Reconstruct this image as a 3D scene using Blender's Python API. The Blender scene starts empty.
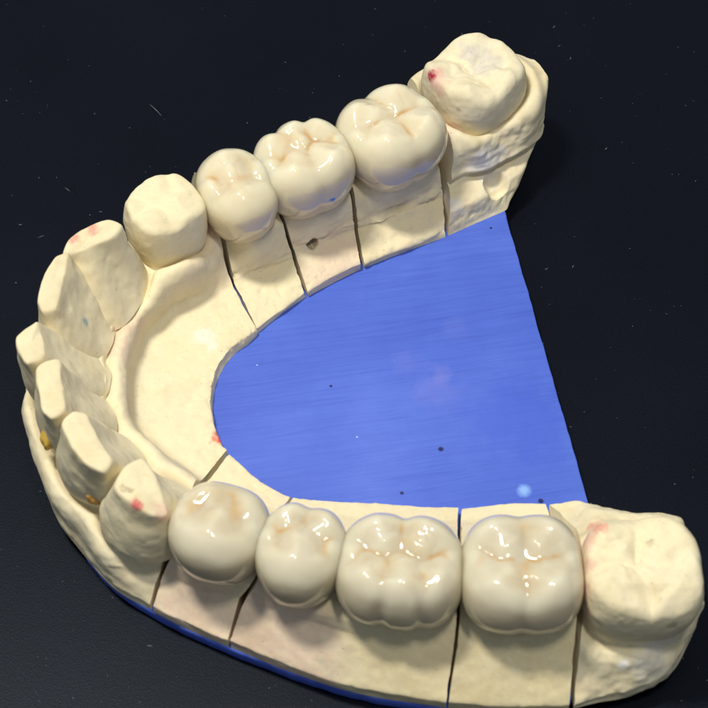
import bpy, bmesh, math, random
import numpy as np
from mathutils import Vector, noise as mnoise

random.seed(4); rng = np.random.default_rng(4)
U = 0.1                       # 1 Blender unit = 1 cm, all sizes below are in mm
ZT = 1.2                      # mm height of the table top in the working frame
scene = bpy.context.scene
col = scene.collection

# ------------------------------------------------------------------ camera geometry (mm)
TILT = math.radians(37.0); DIST = 182.0; FPX = 1820.0; CX = CY = 354.0
CAM = np.array([0.0, -DIST*math.sin(TILT), 3.0 + DIST*math.cos(TILT)])
FWD = np.array([0.0, math.sin(TILT), -math.cos(TILT)])
RGT = np.array([1.0, 0.0, 0.0]); UPV = np.array([0.0, math.cos(TILT), math.sin(TILT)])

def at(px, py, z):
    """point of the model at height z seen at this place of the photograph"""
    d = FWD*FPX + RGT*(px-CX) - UPV*(py-CY)
    t = (z - CAM[2])/d[2]
    return CAM + d*t

def W(p):
    return (p[0]*U, p[1]*U, (p[2]-ZT)*U)

# ------------------------------------------------------------------ numpy noise
def _hash(ix, iy, iz, s):
    h = (ix*374761393 + iy*668265263 + iz*2147483647 + s*1274126177) & 0xffffffff
    h = ((h ^ (h >> 13))*1274126177) & 0xffffffff
    h = h ^ (h >> 16)
    return (h & 0xffff)/65535.0*2 - 1

def vnoise(P, scale, seed=0):
    Q = np.asarray(P)/scale + 1000.37
    i = np.floor(Q).astype(np.int64); f = Q - i; f = f*f*f*(f*(f*6-15)+10)
    r = 0
    for dx in (0, 1):
        wx = f[:, 0] if dx else 1-f[:, 0]
        for dy in (0, 1):
            wy = f[:, 1] if dy else 1-f[:, 1]
            for dz in (0, 1):
                wz = f[:, 2] if dz else 1-f[:, 2]
                r = r + wx*wy*wz*_hash(i[:, 0]+dx, i[:, 1]+dy, i[:, 2]+dz, seed)
    return r

def fbm(P, scale, seed=0, octv=4):
    r = 0; a = 1.0; t = 0
    for k in range(octv):
        r = r + a*vnoise(P, scale/2**k, seed+k); t += a; a *= .5
    return r/t

# ------------------------------------------------------------------ object helpers
def tag(o, label=None, cat=None, group=None, kind=None):
    if label: o['label'] = label
    if cat: o['category'] = cat
    if group: o['group'] = group
    if kind: o['kind'] = kind
    return o

def empty(name, base):
    o = bpy.data.objects.new(name, None); col.objects.link(o)
    o.location = W(base); o.empty_display_size = .3
    return o

def mesh_obj(name, V, F, mat, parent=None, origin=None, colors=None, smooth=True, sharp_angle=None):
    """V in mm (world); origin in mm"""
    V = np.asarray(V, float)
    if origin is None:
        origin = np.array([V[:, 0].mean(), V[:, 1].mean(), V[:, 2].min()])
    origin = np.asarray(origin, float)
    L = (V - origin)*U
    me = bpy.data.meshes.new(name)
    me.from_pydata(L.tolist(), [], F)
    me.polygons.foreach_set('use_smooth', [smooth]*len(me.polygons))
    if colors is not None:
        a = me.color_attributes.new('tint', 'FLOAT_COLOR', 'POINT')
        c = np.ones((len(V), 4)); c[:, :colors.shape[1]] = colors
        a.data.foreach_set('color', c.ravel())
    bm = bmesh.new(); bm.from_mesh(me); bmesh.ops.recalc_face_normals(bm, faces=bm.faces[:]); bm.to_mesh(me); bm.free()
    if sharp_angle is not None:
        me.set_sharp_from_angle(angle=sharp_angle)
    me.materials.append(mat)
    me.update()
    o = bpy.data.objects.new(name, me); col.objects.link(o)
    if parent is not None:
        pl = np.array(parent['_base']) if '_base' in parent else None
        o.parent = parent
        o.location = Vector(W(origin)) - parent.location
    else:
        o.location = W(origin)
    return o

# ------------------------------------------------------------------ materials
def new_mat(name):
    m = bpy.data.materials.new(name); m.use_nodes = True
    nt = m.node_tree; b = nt.nodes['Principled BSDF']
    return m, nt, b

def N(nt, typ, **kw):
    n = nt.nodes.new(typ)
    for k, v in kw.items():
        if k.startswith('i_'):
            n.inputs[k[2:].replace('_', ' ')].default_value = v
        else:
            setattr(n, k, v)
    return n

def ramp(nt, src, stops):
    r = nt.nodes.new('ShaderNodeValToRGB'); nt.links.new(src, r.inputs[0])
    e = r.color_ramp.elements
    while len(e) < len(stops): e.new(.5)
    for k, (p, c) in enumerate(stops):
        e[k].position = p; e[k].color = (*c, 1) if len(c) == 3 else c
    return r

def mixc(nt, fac, a, b, mode='MIX'):
    m = nt.nodes.new('ShaderNodeMix'); m.data_type = 'RGBA'; m.blend_type = mode
    for s, v in ((0, fac), (6, a), (7, b)):
        if hasattr(v, 'links') or isinstance(v, bpy.types.NodeSocket): nt.links.new(v, m.inputs[s])
        else: m.inputs[s].default_value = v if s == 0 else (*v, 1)
    return m.outputs[2]

def plaster_material():
    m, nt, b = new_mat('dental_stone')
    at_ = N(nt, 'ShaderNodeAttribute', attribute_name='tint')
    tc = N(nt, 'ShaderNodeTexCoord')
    n1 = N(nt, 'ShaderNodeTexNoise', i_Scale=1.6, i_Detail=6.0, i_Roughness=.6); nt.links.new(tc.outputs['Object'], n1.inputs['Vector'])
    n2 = N(nt, 'ShaderNodeTexNoise', i_Scale=22.0, i_Detail=5.0, i_Roughness=.65); nt.links.new(tc.outputs['Object'], n2.inputs['Vector'])
    r1 = ramp(nt, n1.outputs['Fac'], [(.3, (.90, .86, .80)), (.5, (1, 1, 1)), (.72, (1.0, .97, .93))])
    r2 = ramp(nt, n2.outputs['Fac'], [(.30, (.92, .91, .885)), (.46, (1, 1, 1)), (.75, (1.0, 1.0, 1.0))])
    c = mixc(nt, 1.0, at_.outputs['Color'], r1.outputs[0], 'MULTIPLY')
    c = mixc(nt, 1.0, c, r2.outputs[0], 'MULTIPLY')
    vo = N(nt, 'ShaderNodeTexVoronoi', i_Scale=6.5); nt.links.new(tc.outputs['Object'], vo.inputs['Vector'])
    rv = ramp(nt, vo.outputs['Distance'], [(.03, (.62, .56, .46)), (.065, (1, 1, 1))])
    c = mixc(nt, .45, c, mixc(nt, 1.0, c, rv.outputs[0], 'MULTIPLY'))
    nt.links.new(c, b.inputs['Base Color'])
    b.inputs['Roughness'].default_value = .72
    b.inputs['Specular IOR Level'].default_value = .28
    b.inputs['Subsurface Weight'].default_value = .12
    b.inputs['Subsurface Radius'].default_value = (.06, .04, .02)
    n3 = N(nt, 'ShaderNodeTexNoise', i_Scale=38.0, i_Detail=6.0, i_Roughness=.7); nt.links.new(tc.outputs['Object'], n3.inputs['Vector'])
    bp = N(nt, 'ShaderNodeBump', i_Strength=.24, i_Distance=.010); nt.links.new(n3.outputs['Fac'], bp.inputs['Height'])
    bp2 = N(nt, 'ShaderNodeBump', i_Strength=.5, i_Distance=.02); bp2.invert = False
    nt.links.new(rv.outputs[0], bp2.inputs['Height']); nt.links.new(bp.outputs[0], bp2.inputs['Normal'])
    nt.links.new(bp2.outputs[0], b.inputs['Normal'])
    return m

def ceramic_material():
    m, nt, b = new_mat('glazed_ceramic')
    at_ = N(nt, 'ShaderNodeAttribute', attribute_name='tint')
    tc = N(nt, 'ShaderNodeTexCoord')
    n1 = N(nt, 'ShaderNodeTexNoise', i_Scale=3.2, i_Detail=4.0); nt.links.new(tc.outputs['Object'], n1.inputs['Vector'])
    r1 = ramp(nt, n1.outputs['Fac'], [(.3, (.93, .92, .90)), (.6, (1, 1, 1))])
    c = mixc(nt, 1.0, at_.outputs['Color'], r1.outputs[0], 'MULTIPLY')
    nt.links.new(c, b.inputs['Base Color'])
    b.inputs['Roughness'].default_value = .13
    b.inputs['IOR'].default_value = 1.46
    b.inputs['Subsurface Weight'].default_value = .7
    b.inputs['Subsurface Radius'].default_value = (.26, .18, .11)
    b.inputs['Subsurface Scale'].default_value = 1.3
    b.inputs['Coat Weight'].default_value = .5
    b.inputs['Coat Roughness'].default_value = .06
    n3 = N(nt, 'ShaderNodeTexNoise', i_Scale=9.0, i_Detail=3.0); nt.links.new(tc.outputs['Object'], n3.inputs['Vector'])
    bp = N(nt, 'ShaderNodeBump', i_Strength=.07, i_Distance=.03); nt.links.new(n3.outputs['Fac'], bp.inputs['Height'])
    nt.links.new(bp.outputs[0], b.inputs['Normal']); nt.links.new(bp.outputs[0], b.inputs['Coat Normal'])
    return m

def spot_mask(nt, coord, p, r, soft=.35, wob=None):
    """1 inside a small round spot of radius r at local point p (Blender units)"""
    d = N(nt, 'ShaderNodeVectorMath', operation='DISTANCE'); nt.links.new(coord, d.inputs[0]); d.inputs[1].default_value = p
    v = d.outputs['Value']
    if wob is not None:
        a = N(nt, 'ShaderNodeMath', operation='MULTIPLY_ADD'); nt.links.new(wob, a.inputs[0]); a.inputs[1].default_value = r*3.2
        nt.links.new(v, a.inputs[2]); v = a.outputs[0]; off = r*1.6
    else: off = 0
    mr = N(nt, 'ShaderNodeMapRange'); nt.links.new(v, mr.inputs[0])
    mr.inputs[1].default_value = r*(1-soft)+off; mr.inputs[2].default_value = r*(1+soft)+off
    mr.inputs[3].default_value = 1; mr.inputs[4].default_value = 0
    return mr.outputs[0]

BLUE_ORIGIN = np.array([0., 0., ZT])
def loc_blue(px, py):
    p = at(px, py, 3.0); return ((p[0])*U, p[1]*U, (3.0-ZT)*U)

def blue_material():
    m, nt, b = new_mat('blue_stone')
    tc = N(nt, 'ShaderNodeTexCoord'); oc = tc.outputs['Object']
    mp = N(nt, 'ShaderNodeMapping'); nt.links.new(oc, mp.inputs[0])
    mp.vector_type = 'TEXTURE'; mp.inputs['Rotation'].default_value = (0, 0, math.radians(9)); mp.inputs['Scale'].default_value = (1/.55, 1/13, 1/3)
    st = N(nt, 'ShaderNodeTexNoise', i_Scale=1.7, i_Detail=7.0, i_Roughness=.68); nt.links.new(mp.outputs[0], st.inputs['Vector'])
    mp2 = N(nt, 'ShaderNodeMapping'); nt.links.new(oc, mp2.inputs[0])
    mp2.vector_type = 'TEXTURE'; mp2.inputs['Rotation'].default_value = (0, 0, math.radians(13)); mp2.inputs['Scale'].default_value = (1/.22, 1/40, 1/3)
    st2 = N(nt, 'ShaderNodeTexNoise', i_Scale=1.9, i_Detail=4.0, i_Roughness=.6); nt.links.new(mp2.outputs[0], st2.inputs['Vector'])
    cl = N(nt, 'ShaderNodeTexNoise', i_Scale=.55, i_Detail=5.0, i_Roughness=.6); nt.links.new(oc, cl.inputs['Vector'])
    base = ramp(nt, cl.outputs['Fac'], [(.3, (.060, .112, .53)), (.52, (.073, .136, .585)), (.72, (.098, .168, .635))]).outputs[0]
    rs = ramp(nt, st.outputs['Fac'], [(.30, (.80, .82, .88)), (.5, (1, 1, 1)), (.7, (1.12, 1.1, 1.05))]).outputs[0]
    rs2 = ramp(nt, st2.outputs['Fac'], [(.28, (.52, .57, .74)), (.40, (1, 1, 1))]).outputs[0]
    c = mixc(nt, .75, base, mixc(nt, 1, base, rs, 'MULTIPLY'))
    c = mixc(nt, .8, c, mixc(nt, 1, c, rs2, 'MULTIPLY'))
    wn = N(nt, 'ShaderNodeTexNoise', i_Scale=5.0, i_Detail=5.0, i_Roughness=.65); nt.links.new(oc, wn.inputs['Vector'])
    for (px, py, r, colr, f) in [(438, 390, .20, (.22, .22, .62), .22), (405, 362, .13, (.22, .23, .62), .14), (455, 328, .11, (.2, .22, .62), .14),
                                 (442, 376, .10, (.26, .25, .62), .2), (520, 420, .5, (.06, .11, .58), .55),
                                 (523, 490, .055, (.27, .46, .86), .9)]:
        k = spot_mask(nt, oc, loc_blue(px, py), r, .55, wn.outputs['Fac'])
        if f < 1:
            q = N(nt, 'ShaderNodeMath', operation='MULTIPLY'); nt.links.new(k, q.inputs[0]); q.inputs[1].default_value = f; k = q.outputs[0]
        c = mixc(nt, k, c, colr)
    vs = N(nt, 'ShaderNodeTexVoronoi', i_Scale=2.6); nt.links.new(oc, vs.inputs['Vector'])
    vk = ramp(nt, vs.outputs['Distance'], [(.008, (.6, .6, .6)), (.016, (0, 0, 0))]).outputs[0]
    c = mixc(nt, vk, c, (.22, .34, .78))
    vs2 = N(nt, 'ShaderNodeTexVoronoi', i_Scale=1.5); mpv = N(nt, 'ShaderNodeMapping'); mpv.inputs[1].default_value = (3.3, 7.1, 0)
    nt.links.new(oc, mpv.inputs[0]); nt.links.new(mpv.outputs[0], vs2.inputs['Vector'])
    vk2 = ramp(nt, vs2.outputs['Distance'], [(.010, (1, 1, 1)), (.02, (0, 0, 0))]).outputs[0]
    c = mixc(nt, vk2, c, (.03, .05, .28))
    pits = None
    for (px, py, r) in [(441, 449, .026), (402, 493, .018), (331, 386, .015), (541, 501, .026), (491, 228, .014)]:
        k = spot_mask(nt, oc, loc_blue(px, py), r, .25)
        if pits is None: pits = k
        else:
            q = N(nt, 'ShaderNodeMath', operation='MAXIMUM'); nt.links.new(pits, q.inputs[0]); nt.links.new(k, q.inputs[1]); pits = q.outputs[0]
    c = mixc(nt, pits, c, (.012, .018, .10))
    for (px, py, r) in [(257, 365, .008), (357, 437, .009)]:
        c = mixc(nt, spot_mask(nt, oc, loc_blue(px, py), r, .4), c, (.35, .48, .85))
    nt.links.new(c, b.inputs['Base Color'])
    b.inputs['Roughness'].default_value = .58; b.inputs['Specular IOR Level'].default_value = .35
    hm = N(nt, 'ShaderNodeMath', operation='SUBTRACT'); nt.links.new(st.outputs['Fac'], hm.inputs[0]); nt.links.new(pits, hm.inputs[1])
    bp = N(nt, 'ShaderNodeBump', i_Strength=.3, i_Distance=.012); nt.links.new(hm.outputs[0], bp.inputs['Height'])
    bp2 = N(nt, 'ShaderNodeBump', i_Strength=.25, i_Distance=.008); nt.links.new(st2.outputs['Fac'], bp2.inputs['Height']); nt.links.new(bp.outputs[0], bp2.inputs['Normal'])
    nt.links.new(bp2.outputs[0], b.inputs['Normal'])
    return m

def table_material():
    m, nt, b = new_mat('black_plastic')
    tc = N(nt, 'ShaderNodeTexCoord'); oc = tc.outputs['Object']
    n1 = N(nt, 'ShaderNodeTexNoise', i_Scale=75.0, i_Detail=3.0, i_Roughness=.7); nt.links.new(oc, n1.inputs['Vector'])
    vo = N(nt, 'ShaderNodeTexVoronoi', i_Scale=80.0); nt.links.new(oc, vo.inputs['Vector'])
    n2 = N(nt, 'ShaderNodeTexNoise', i_Scale=.5, i_Detail=4.0); nt.links.new(oc, n2.inputs['Vector'])
    c = ramp(nt, n1.outputs['Fac'], [(.35, (.0009, .0011, .0028)), (.55, (.0025, .0031, .0068)), (.75, (.007, .0084, .0155))]).outputs[0]
    c2 = ramp(nt, n2.outputs['Fac'], [(.3, (.8, .8, .8)), (.7, (1.25, 1.25, 1.25))]).outputs[0]
    c = mixc(nt, 1, c, c2, 'MULTIPLY')
    nt.links.new(c, b.inputs['Base Color'])
    b.inputs['Specular Tint'].default_value = (.72, .84, 1.0, 1); b.inputs['Roughness'].default_value = .40; b.inputs['Specular IOR Level'].default_value = .17
    ad = N(nt, 'ShaderNodeMath', operation='ADD'); nt.links.new(n1.outputs['Fac'], ad.inputs[0]); nt.links.new(vo.outputs['Distance'], ad.inputs[1])
    bp = N(nt, 'ShaderNodeBump', i_Strength=.16, i_Distance=.006); nt.links.new(ad.outputs[0], bp.inputs['Height'])
    nt.links.new(bp.outputs[0], b.inputs['Normal'])
    return m

def simple_material(name, rgb, rough=.5):
    m, nt, b = new_mat(name)
    tc = N(nt, 'ShaderNodeTexCoord')
    n = N(nt, 'ShaderNodeTexNoise', i_Scale=9.0, i_Detail=4.0); nt.links.new(tc.outputs['Object'], n.inputs['Vector'])
    r = ramp(nt, n.outputs['Fac'], [(.3, tuple(x*.75 for x in rgb)), (.7, rgb)])
    nt.links.new(r.outputs[0], b.inputs['Base Color']); b.inputs['Roughness'].default_value = rough
    return m

M_PLA = plaster_material(); M_CER = ceramic_material(); M_BLUE = blue_material(); M_TAB = table_material()
M_WAX = simple_material('modelling_wax', (.62, .40, .06), .4)
M_WAX2 = simple_material('amber_wax', (.50, .27, .07), .4)
M_LINT = simple_material('lint_fibre', (.30, .31, .34), .9)

CREAM = np.array([.78, .685, .455]); PINK = np.array([.73, .545, .43]); PALE = np.array([.75, .675, .50])
GREY = np.array([.55, .50, .43]); RED = np.array([.62, .07, .10]); ROSE = np.array([.74, .42, .36]); DKRED = np.array([.25, .01, .03])
BLUEINK = np.array([.10, .28, .36]); BROWN = np.array([.30, .23, .14]); CHALK = np.array([.80, .78, .78]); OCHRE = np.array([.66, .52, .28]); LILAC = np.array([.55, .56, .78])

def paint(C, V, p, r, colr, f=1.0, soft=.5, wob=.8, seed=3):
    d = np.linalg.norm(V - np.asarray(p), axis=1)
    d = d + wob*r*fbm(V, max(.7*r, .25), seed, 4)
    k = np.clip((r*(1+soft)-d)/(2*soft*r), 0, 1); k = k*k*(3-2*k)*f*np.clip(.95+.9*fbm(V, .45, seed+17, 3), .25, 1)
    C[:] = C*(1-k[:, None]) + np.asarray(colr)*k[:, None]

# ------------------------------------------------------------------ lofted blocks of the cast
def bez_profile(P, corner, step):
    """polyline with rounded corners -> list of (segment fractions) the same for every station"""
    pass

def catmull(A, n_per):
    """A: (S,K,3) stations -> dense (sum,K,3)"""
    A = np.asarray(A); S = len(A); out = []
    for i in range(S-1):
        p1, p2 = A[i], A[i+1]
        p0 = A[i-1] if i > 0 else 2*p1-p2
        p3 = A[i+2] if i < S-2 else 2*p2-p1
        n = n_per[i]
        for k in range(n + (1 if i == S-2 else 0)):
            t = k/n
            out.append(.5*((2*p1)+(-p0+p2)*t+(2*p0-5*p1+4*p2-p3)*t*t+(-p0+3*p1-3*p2+p3)*t**3))
    return np.array(out)

def ring_profile(D, corner, step):
    """D: (R,K,3) -> (R,M,3) with quadratic rounded corners"""
    R, K, _ = D.shape
    ln = np.linalg.norm(D[:, 1:]-D[:, :-1], axis=2).mean(0)
    out = []
    for k in range(K-1):
        a, b = D[:, k], D[:, k+1]
        ca = corner[k] if k > 0 else 0; cb = corner[k+1] if k+1 < K-1 else 0
        n = max(2, int(ln[k]*(1-ca-cb)/step))
        for t in np.linspace(ca, 1-cb, n, endpoint=(k == K-2 or cb > 0)):
            out.append(a+(b-a)*t)
        if k+1 < K-1 and cb > 0:
            c = D[:, k+2]; q0 = b+(a-b)*cb; q2 = b+(c-b)*corner[k+1]
            n = max(3, int((ln[k]*cb+ln[k+1]*corner[k+1])/step))
            for t in np.linspace(0, 1, n+2)[1:-1]:
                out.append(q0*(1-t)**2 + 2*b*t*(1-t) + q2*t*t)
    return np.stack(out, axis=1)

def station(pts):
    return np.array([at(*p) for p in pts])

def loft_block(stations, corner, step=.17, gap=(.16, .16), seed=0, rough=.10, collars=(), hook=None, chip=.13):
    A = np.array(stations)
    ln = np.linalg.norm(A[1:]-A[:-1], axis=2).mean(1)
    D = catmull(A, [max(4, int(l/step)) for l in ln])
    D = ring_profile(D, corner, step)
    R, M, _ = D.shape
    # pull the sawn faces back from the cut
    for e, g in ((0, gap[0]), (1, gap[1])):
        if g <= 0: continue
        i0, i1 = (0, 1) if e == 0 else (R-1, R-2)
        dv = D[i1]-D[i0]; dv /= np.linalg.norm(dv, axis=1)[:, None]+1e-9
        ch = g + chip*np.clip(fbm(D[i0], 1.1, seed+31, 4), 0, 1)*1.3
        D[i0] = D[i0] + dv*ch[:, None]
    V = D.reshape(-1, 3).copy()
    du = np.gradient(D, axis=0); dv = np.gradient(D, axis=1)
    n = np.cross(du, dv); n /= np.linalg.norm(n, axis=2)[:, :, None]+1e-9
    n = n.reshape(-1, 3)
    if n[:, 2].sum() < 0: n = -n
    amp = np.ones((R, M)); amp[:, 0] = 0; amp[:, -1] = 0; amp[:, 1] = .3; amp[:, -2] = .3
    amp = amp.ravel()
    nz = fbm(V, 4.0, seed, 3)*rough*1.6 + fbm(V, 1.1, seed+9, 3)*rough*.75
    V = V + n*(nz*amp)[:, None]
    ed = np.clip(1-np.abs(V[:, 2]-4.2)/.7, 0, 1)
    V = V + n*(ed*amp*np.minimum(0, fbm(V, .9, seed+23, 4)+.05)*np.where(V[:, 1] < -17, .12, .34))[:, None]
    if collars:
        ds = np.array([poly_dist(V[:, :2], c[0]) for c in collars]); A_, B_, w = collars[0][1:]
        d = -.45*np.log(np.exp(-np.clip(ds, -4, 12)/.45).sum(0))
        hgt = np.clip((V[:, 2]-5.0)/3.0, 0, 1)
        ridge = A_*np.exp(-((d-.95*w)/(.6*w))**2) - B_*np.exp(-((d-.05)/.32)**2)
        V = V + n*(ridge*hgt*amp)[:, None]
    if hook is not None:
        V = hook(V, n, amp, R, M)
    F = []
    for i in range(R-1):
        for j in range(M-1):
            a = i*M+j; F.append((a, a+1, a+M+1, a+M))
    # caps with their own vertices
    nv = len(V)
    V = np.vstack([V, V[:M], V[(R-1)*M:R*M]])
    F.append(tuple(nv+k for k in range(M)))
    F.append(tuple(nv+M+k for k in reversed(range(M))))
    for i in range(R-1): F.append((i*M, (i+1)*M, (i+1)*M+M-1, i*M+M-1))
    return V, F, R, M

def poly_dist(P, poly):
    """signed distance (negative inside) of points to a closed polygon"""
    Q = np.asarray(poly)[:, :2]; best = np.full(len(P), 1e9); ins = np.zeros(len(P), bool)
    for i in range(len(Q)):
        a, b = Q[i], Q[(i+1) % len(Q)]; ab = b-a; ap = P-a
        t = np.clip((ap@ab)/(ab@ab+1e-12), 0, 1)
        best = np.minimum(best, np.linalg.norm(ap-t[:, None]*ab, axis=1))
        c = ((a[1] > P[:, 1]) != (b[1] > P[:, 1]))
        xi = (b[0]-a[0])*(P[:, 1]-a[1])/((b[1]-a[1]) if abs(b[1]-a[1]) > 1e-9 else 1e-9)+a[0]
        ins ^= c & (P[:, 0] < xi)
    return np.where(ins, -best, best)

# ------------------------------------------------------------------ star shaped teeth
_bm = bmesh.new(); bmesh.ops.create_icosphere(_bm, subdivisions=7, radius=1.0)
_bm.verts.ensure_lookup_table()
DIRS = np.array([v.co[:] for v in _bm.verts]); DIRS /= np.linalg.norm(DIRS, axis=1)[:, None]
DFACES = [tuple(v.index for v in f.verts) for f in _bm.faces]; _bm.free()

def smax(a, b, k):
    h = np.clip(.5+.5*(a-b)/k, 0, 1); return b+(a-b)*h+k*h*(1-h)

class Tooth:
    """local frame: x mesio-distal, y buccal(+)/lingual(-), z up from the margin"""
    def __init__(s, a, b, H, cusps, n=2.5, notch=(), cerv=.80, occ=.26, slope=.55, k=.9, sharp=.13, warp=.25, seed=0, egg=0.0, contour=.5, ridge=.10, pw=1.0, furrow=0.0, dish=0.0, planes=()):
        s.__dict__.update(locals())
    def outline(s, th):
        c, sn = np.cos(th), np.sin(th)
        a = s.a*(1+s.egg*sn); b = s.b
        r = ((np.abs(c)/a)**s.n+(np.abs(sn)/b)**s.n)**(-1/s.n)
        for (t0, dep, w) in s.notch:
            d = (th-math.radians(t0)+math.pi) % (2*math.pi)-math.pi
            r = r*(1-dep*np.exp(-(d/math.radians(w))**2))
        return r
    def fields(s, x, y):
        P = np.stack([x, y, np.zeros_like(x)], 1)
        wx = x + s.warp*fbm(P, 2.6, s.seed, 2); wy = y + s.warp*fbm(P, 2.6, s.seed+5, 2)
        f = []
        for (cx, cy, cz, sl) in s.cusps:
            dx, dy = wx-cx*s.a, wy-cy*s.b
            d = np.sqrt(dx*dx+dy*dy+.25)-.5
            ang = np.arctan2(dy, dx)
            to = math.atan2(-cy*s.b, -cx*s.a)      # the triangular ridge runs to the middle
            rdg = s.ridge*(np.cos(ang-to)*.5+.5)**6*np.clip(d, 0, 1.6)*1.4 - s.ridge*.55*np.cos(4*(ang-to)+math.pi+.4*cx*9)*np.clip((d-.3)/2, 0, .8)
            f.append(cz - s.slope*sl*d**s.pw + rdg)
        return np.array(f)
    def h(s, x, y):
        f = s.fields(x, y); m = f.max(0)
        hh = s.H + m + s.sharp*np.log(np.exp((f-m)/s.sharp).sum(0)) - s.sharp*.35
        if s.furrow or s.dish:
            q = np.hypot(x, y)/s.outline(np.arctan2(y, x))
            ins = np.clip((.74-q)/.30, 0, 1); ins = ins*ins*(3-2*ins)
            P = np.stack([x, y, np.zeros_like(x)], 1)
            rd = 1-np.abs(fbm(P, 2.1, s.seed+40, 2))*2.6
            hh = hh - s.furrow*ins*np.clip(rd, 0, 1)**2 + s.furrow*.9*ins*fbm(P, 1.1, s.seed+44, 2) - s.dish*ins
        for (nx, ny, off) in s.planes:
            hh = -smax(-hh, -(s.H+off+nx*x+ny*y), .25)
        return hh
    def f(s, p):
        x, y, z = p[:, 0], p[:, 1], p[:, 2]
        zn = np.clip(z/s.H, 0, 1.2); c0 = s.contour
        prof = np.where(zn < c0, 1-(1-s.cerv)*((c0-zn)/c0)**2, 1-s.occ*((zn-c0)/(1-c0))**2)
        rho = np.sqrt(x*x+y*y); th = np.arctan2(y, x)
        R = s.outline(th)*prof
        side = (rho-R)*.92
        top = (z-s.h(x, y))*.86
        return np.maximum(smax(side, top, s.k), -z)
    def mesh(s):
        c = np.array([0, 0, s.H*.42])
        lo = np.zeros(len(DIRS)); hi = np.full(len(DIRS), 14.0)
        for _ in range(22):
            mid = .5*(lo+hi); v = s.f(c+DIRS*mid[:, None])
            ins = v < 0; lo = np.where(ins, mid, lo); hi = np.where(ins, hi, mid)
        P = c+DIRS*lo[:, None]
        P = P + DIRS*(.012*fbm(P, 1.6, s.seed+70, 3))[:, None]
        f = np.sort(s.fields(P[:, 0], P[:, 1]), axis=0)
        s.groove = f[-1]-f[-2]
        s.relh = P[:, 2]/s.H
        rho = np.hypot(P[:, 0], P[:, 1]); s.q = rho/s.outline(np.arctan2(P[:, 1], P[:, 0]))
        return P

def frame(center, tang, bucc):
    t = np.array([tang[0], tang[1], 0]); t /= np.linalg.norm(t)
    b = np.array([-t[1], t[0], 0])
    if b@np.array([bucc[0], bucc[1], 0]) < 0: b = -b
    return t, b

def to_world(P, c, t, b, tilt=(0, 0)):
    # tilt: small lean (toward buccal, toward +t) in radians
    z = np.array([0, 0, 1.0]) + b*math.tan(tilt[0]) + t*math.tan(tilt[1]); z /= np.linalg.norm(z)
    return c + P[:, :1]*t + P[:, 1:2]*b + P[:, 2:3]*z

def hit(V, px, py):
    d = FWD*FPX + RGT*(px-CX) - UPV*(py-CY); d = d/np.linalg.norm(d)
    r = V-CAM; t = r@d; off = np.linalg.norm(r-t[:, None]*d, axis=1)
    tt = np.where(off < max(.25, off.min()*1.2), t, 1e9)
    return V[np.argmin(tt)]

# ------------------------------------------------------------------ where the teeth stand
ZC = 13.0
near = {'T7': at(143, 510, 12.5), 'C1': at(220, 533, ZC), 'C2': at(301, 556, ZC), 'C3': at(400, 572, ZC), 'C4': at(521, 575, ZC), 'T8': at(641, 575, 12.5)}
far = {'T2': at(105, 268, 12.5), 'T1': at(166, 222, 12.5), 'C5': at(237, 195, ZC), 'C6': at(304, 169, ZC), 'C7': at(391, 139, ZC), 'T9': at(474, 82, 13.0)}
def tangents(d):
    k = list(d); out = {}
    for i, n in enumerate(k):
        a = d[k[max(0, i-1)]]; b = d[k[min(len(k)-1, i+1)]]
        out[n] = (b-a)[:2]
    return out
tn, tf = tangents(near), tangents(far)
CEN = {**near, **far}; TAN = {**tn, **tf}
def bdir(n): return (0, -1) if n in near else (0, 1)

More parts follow.
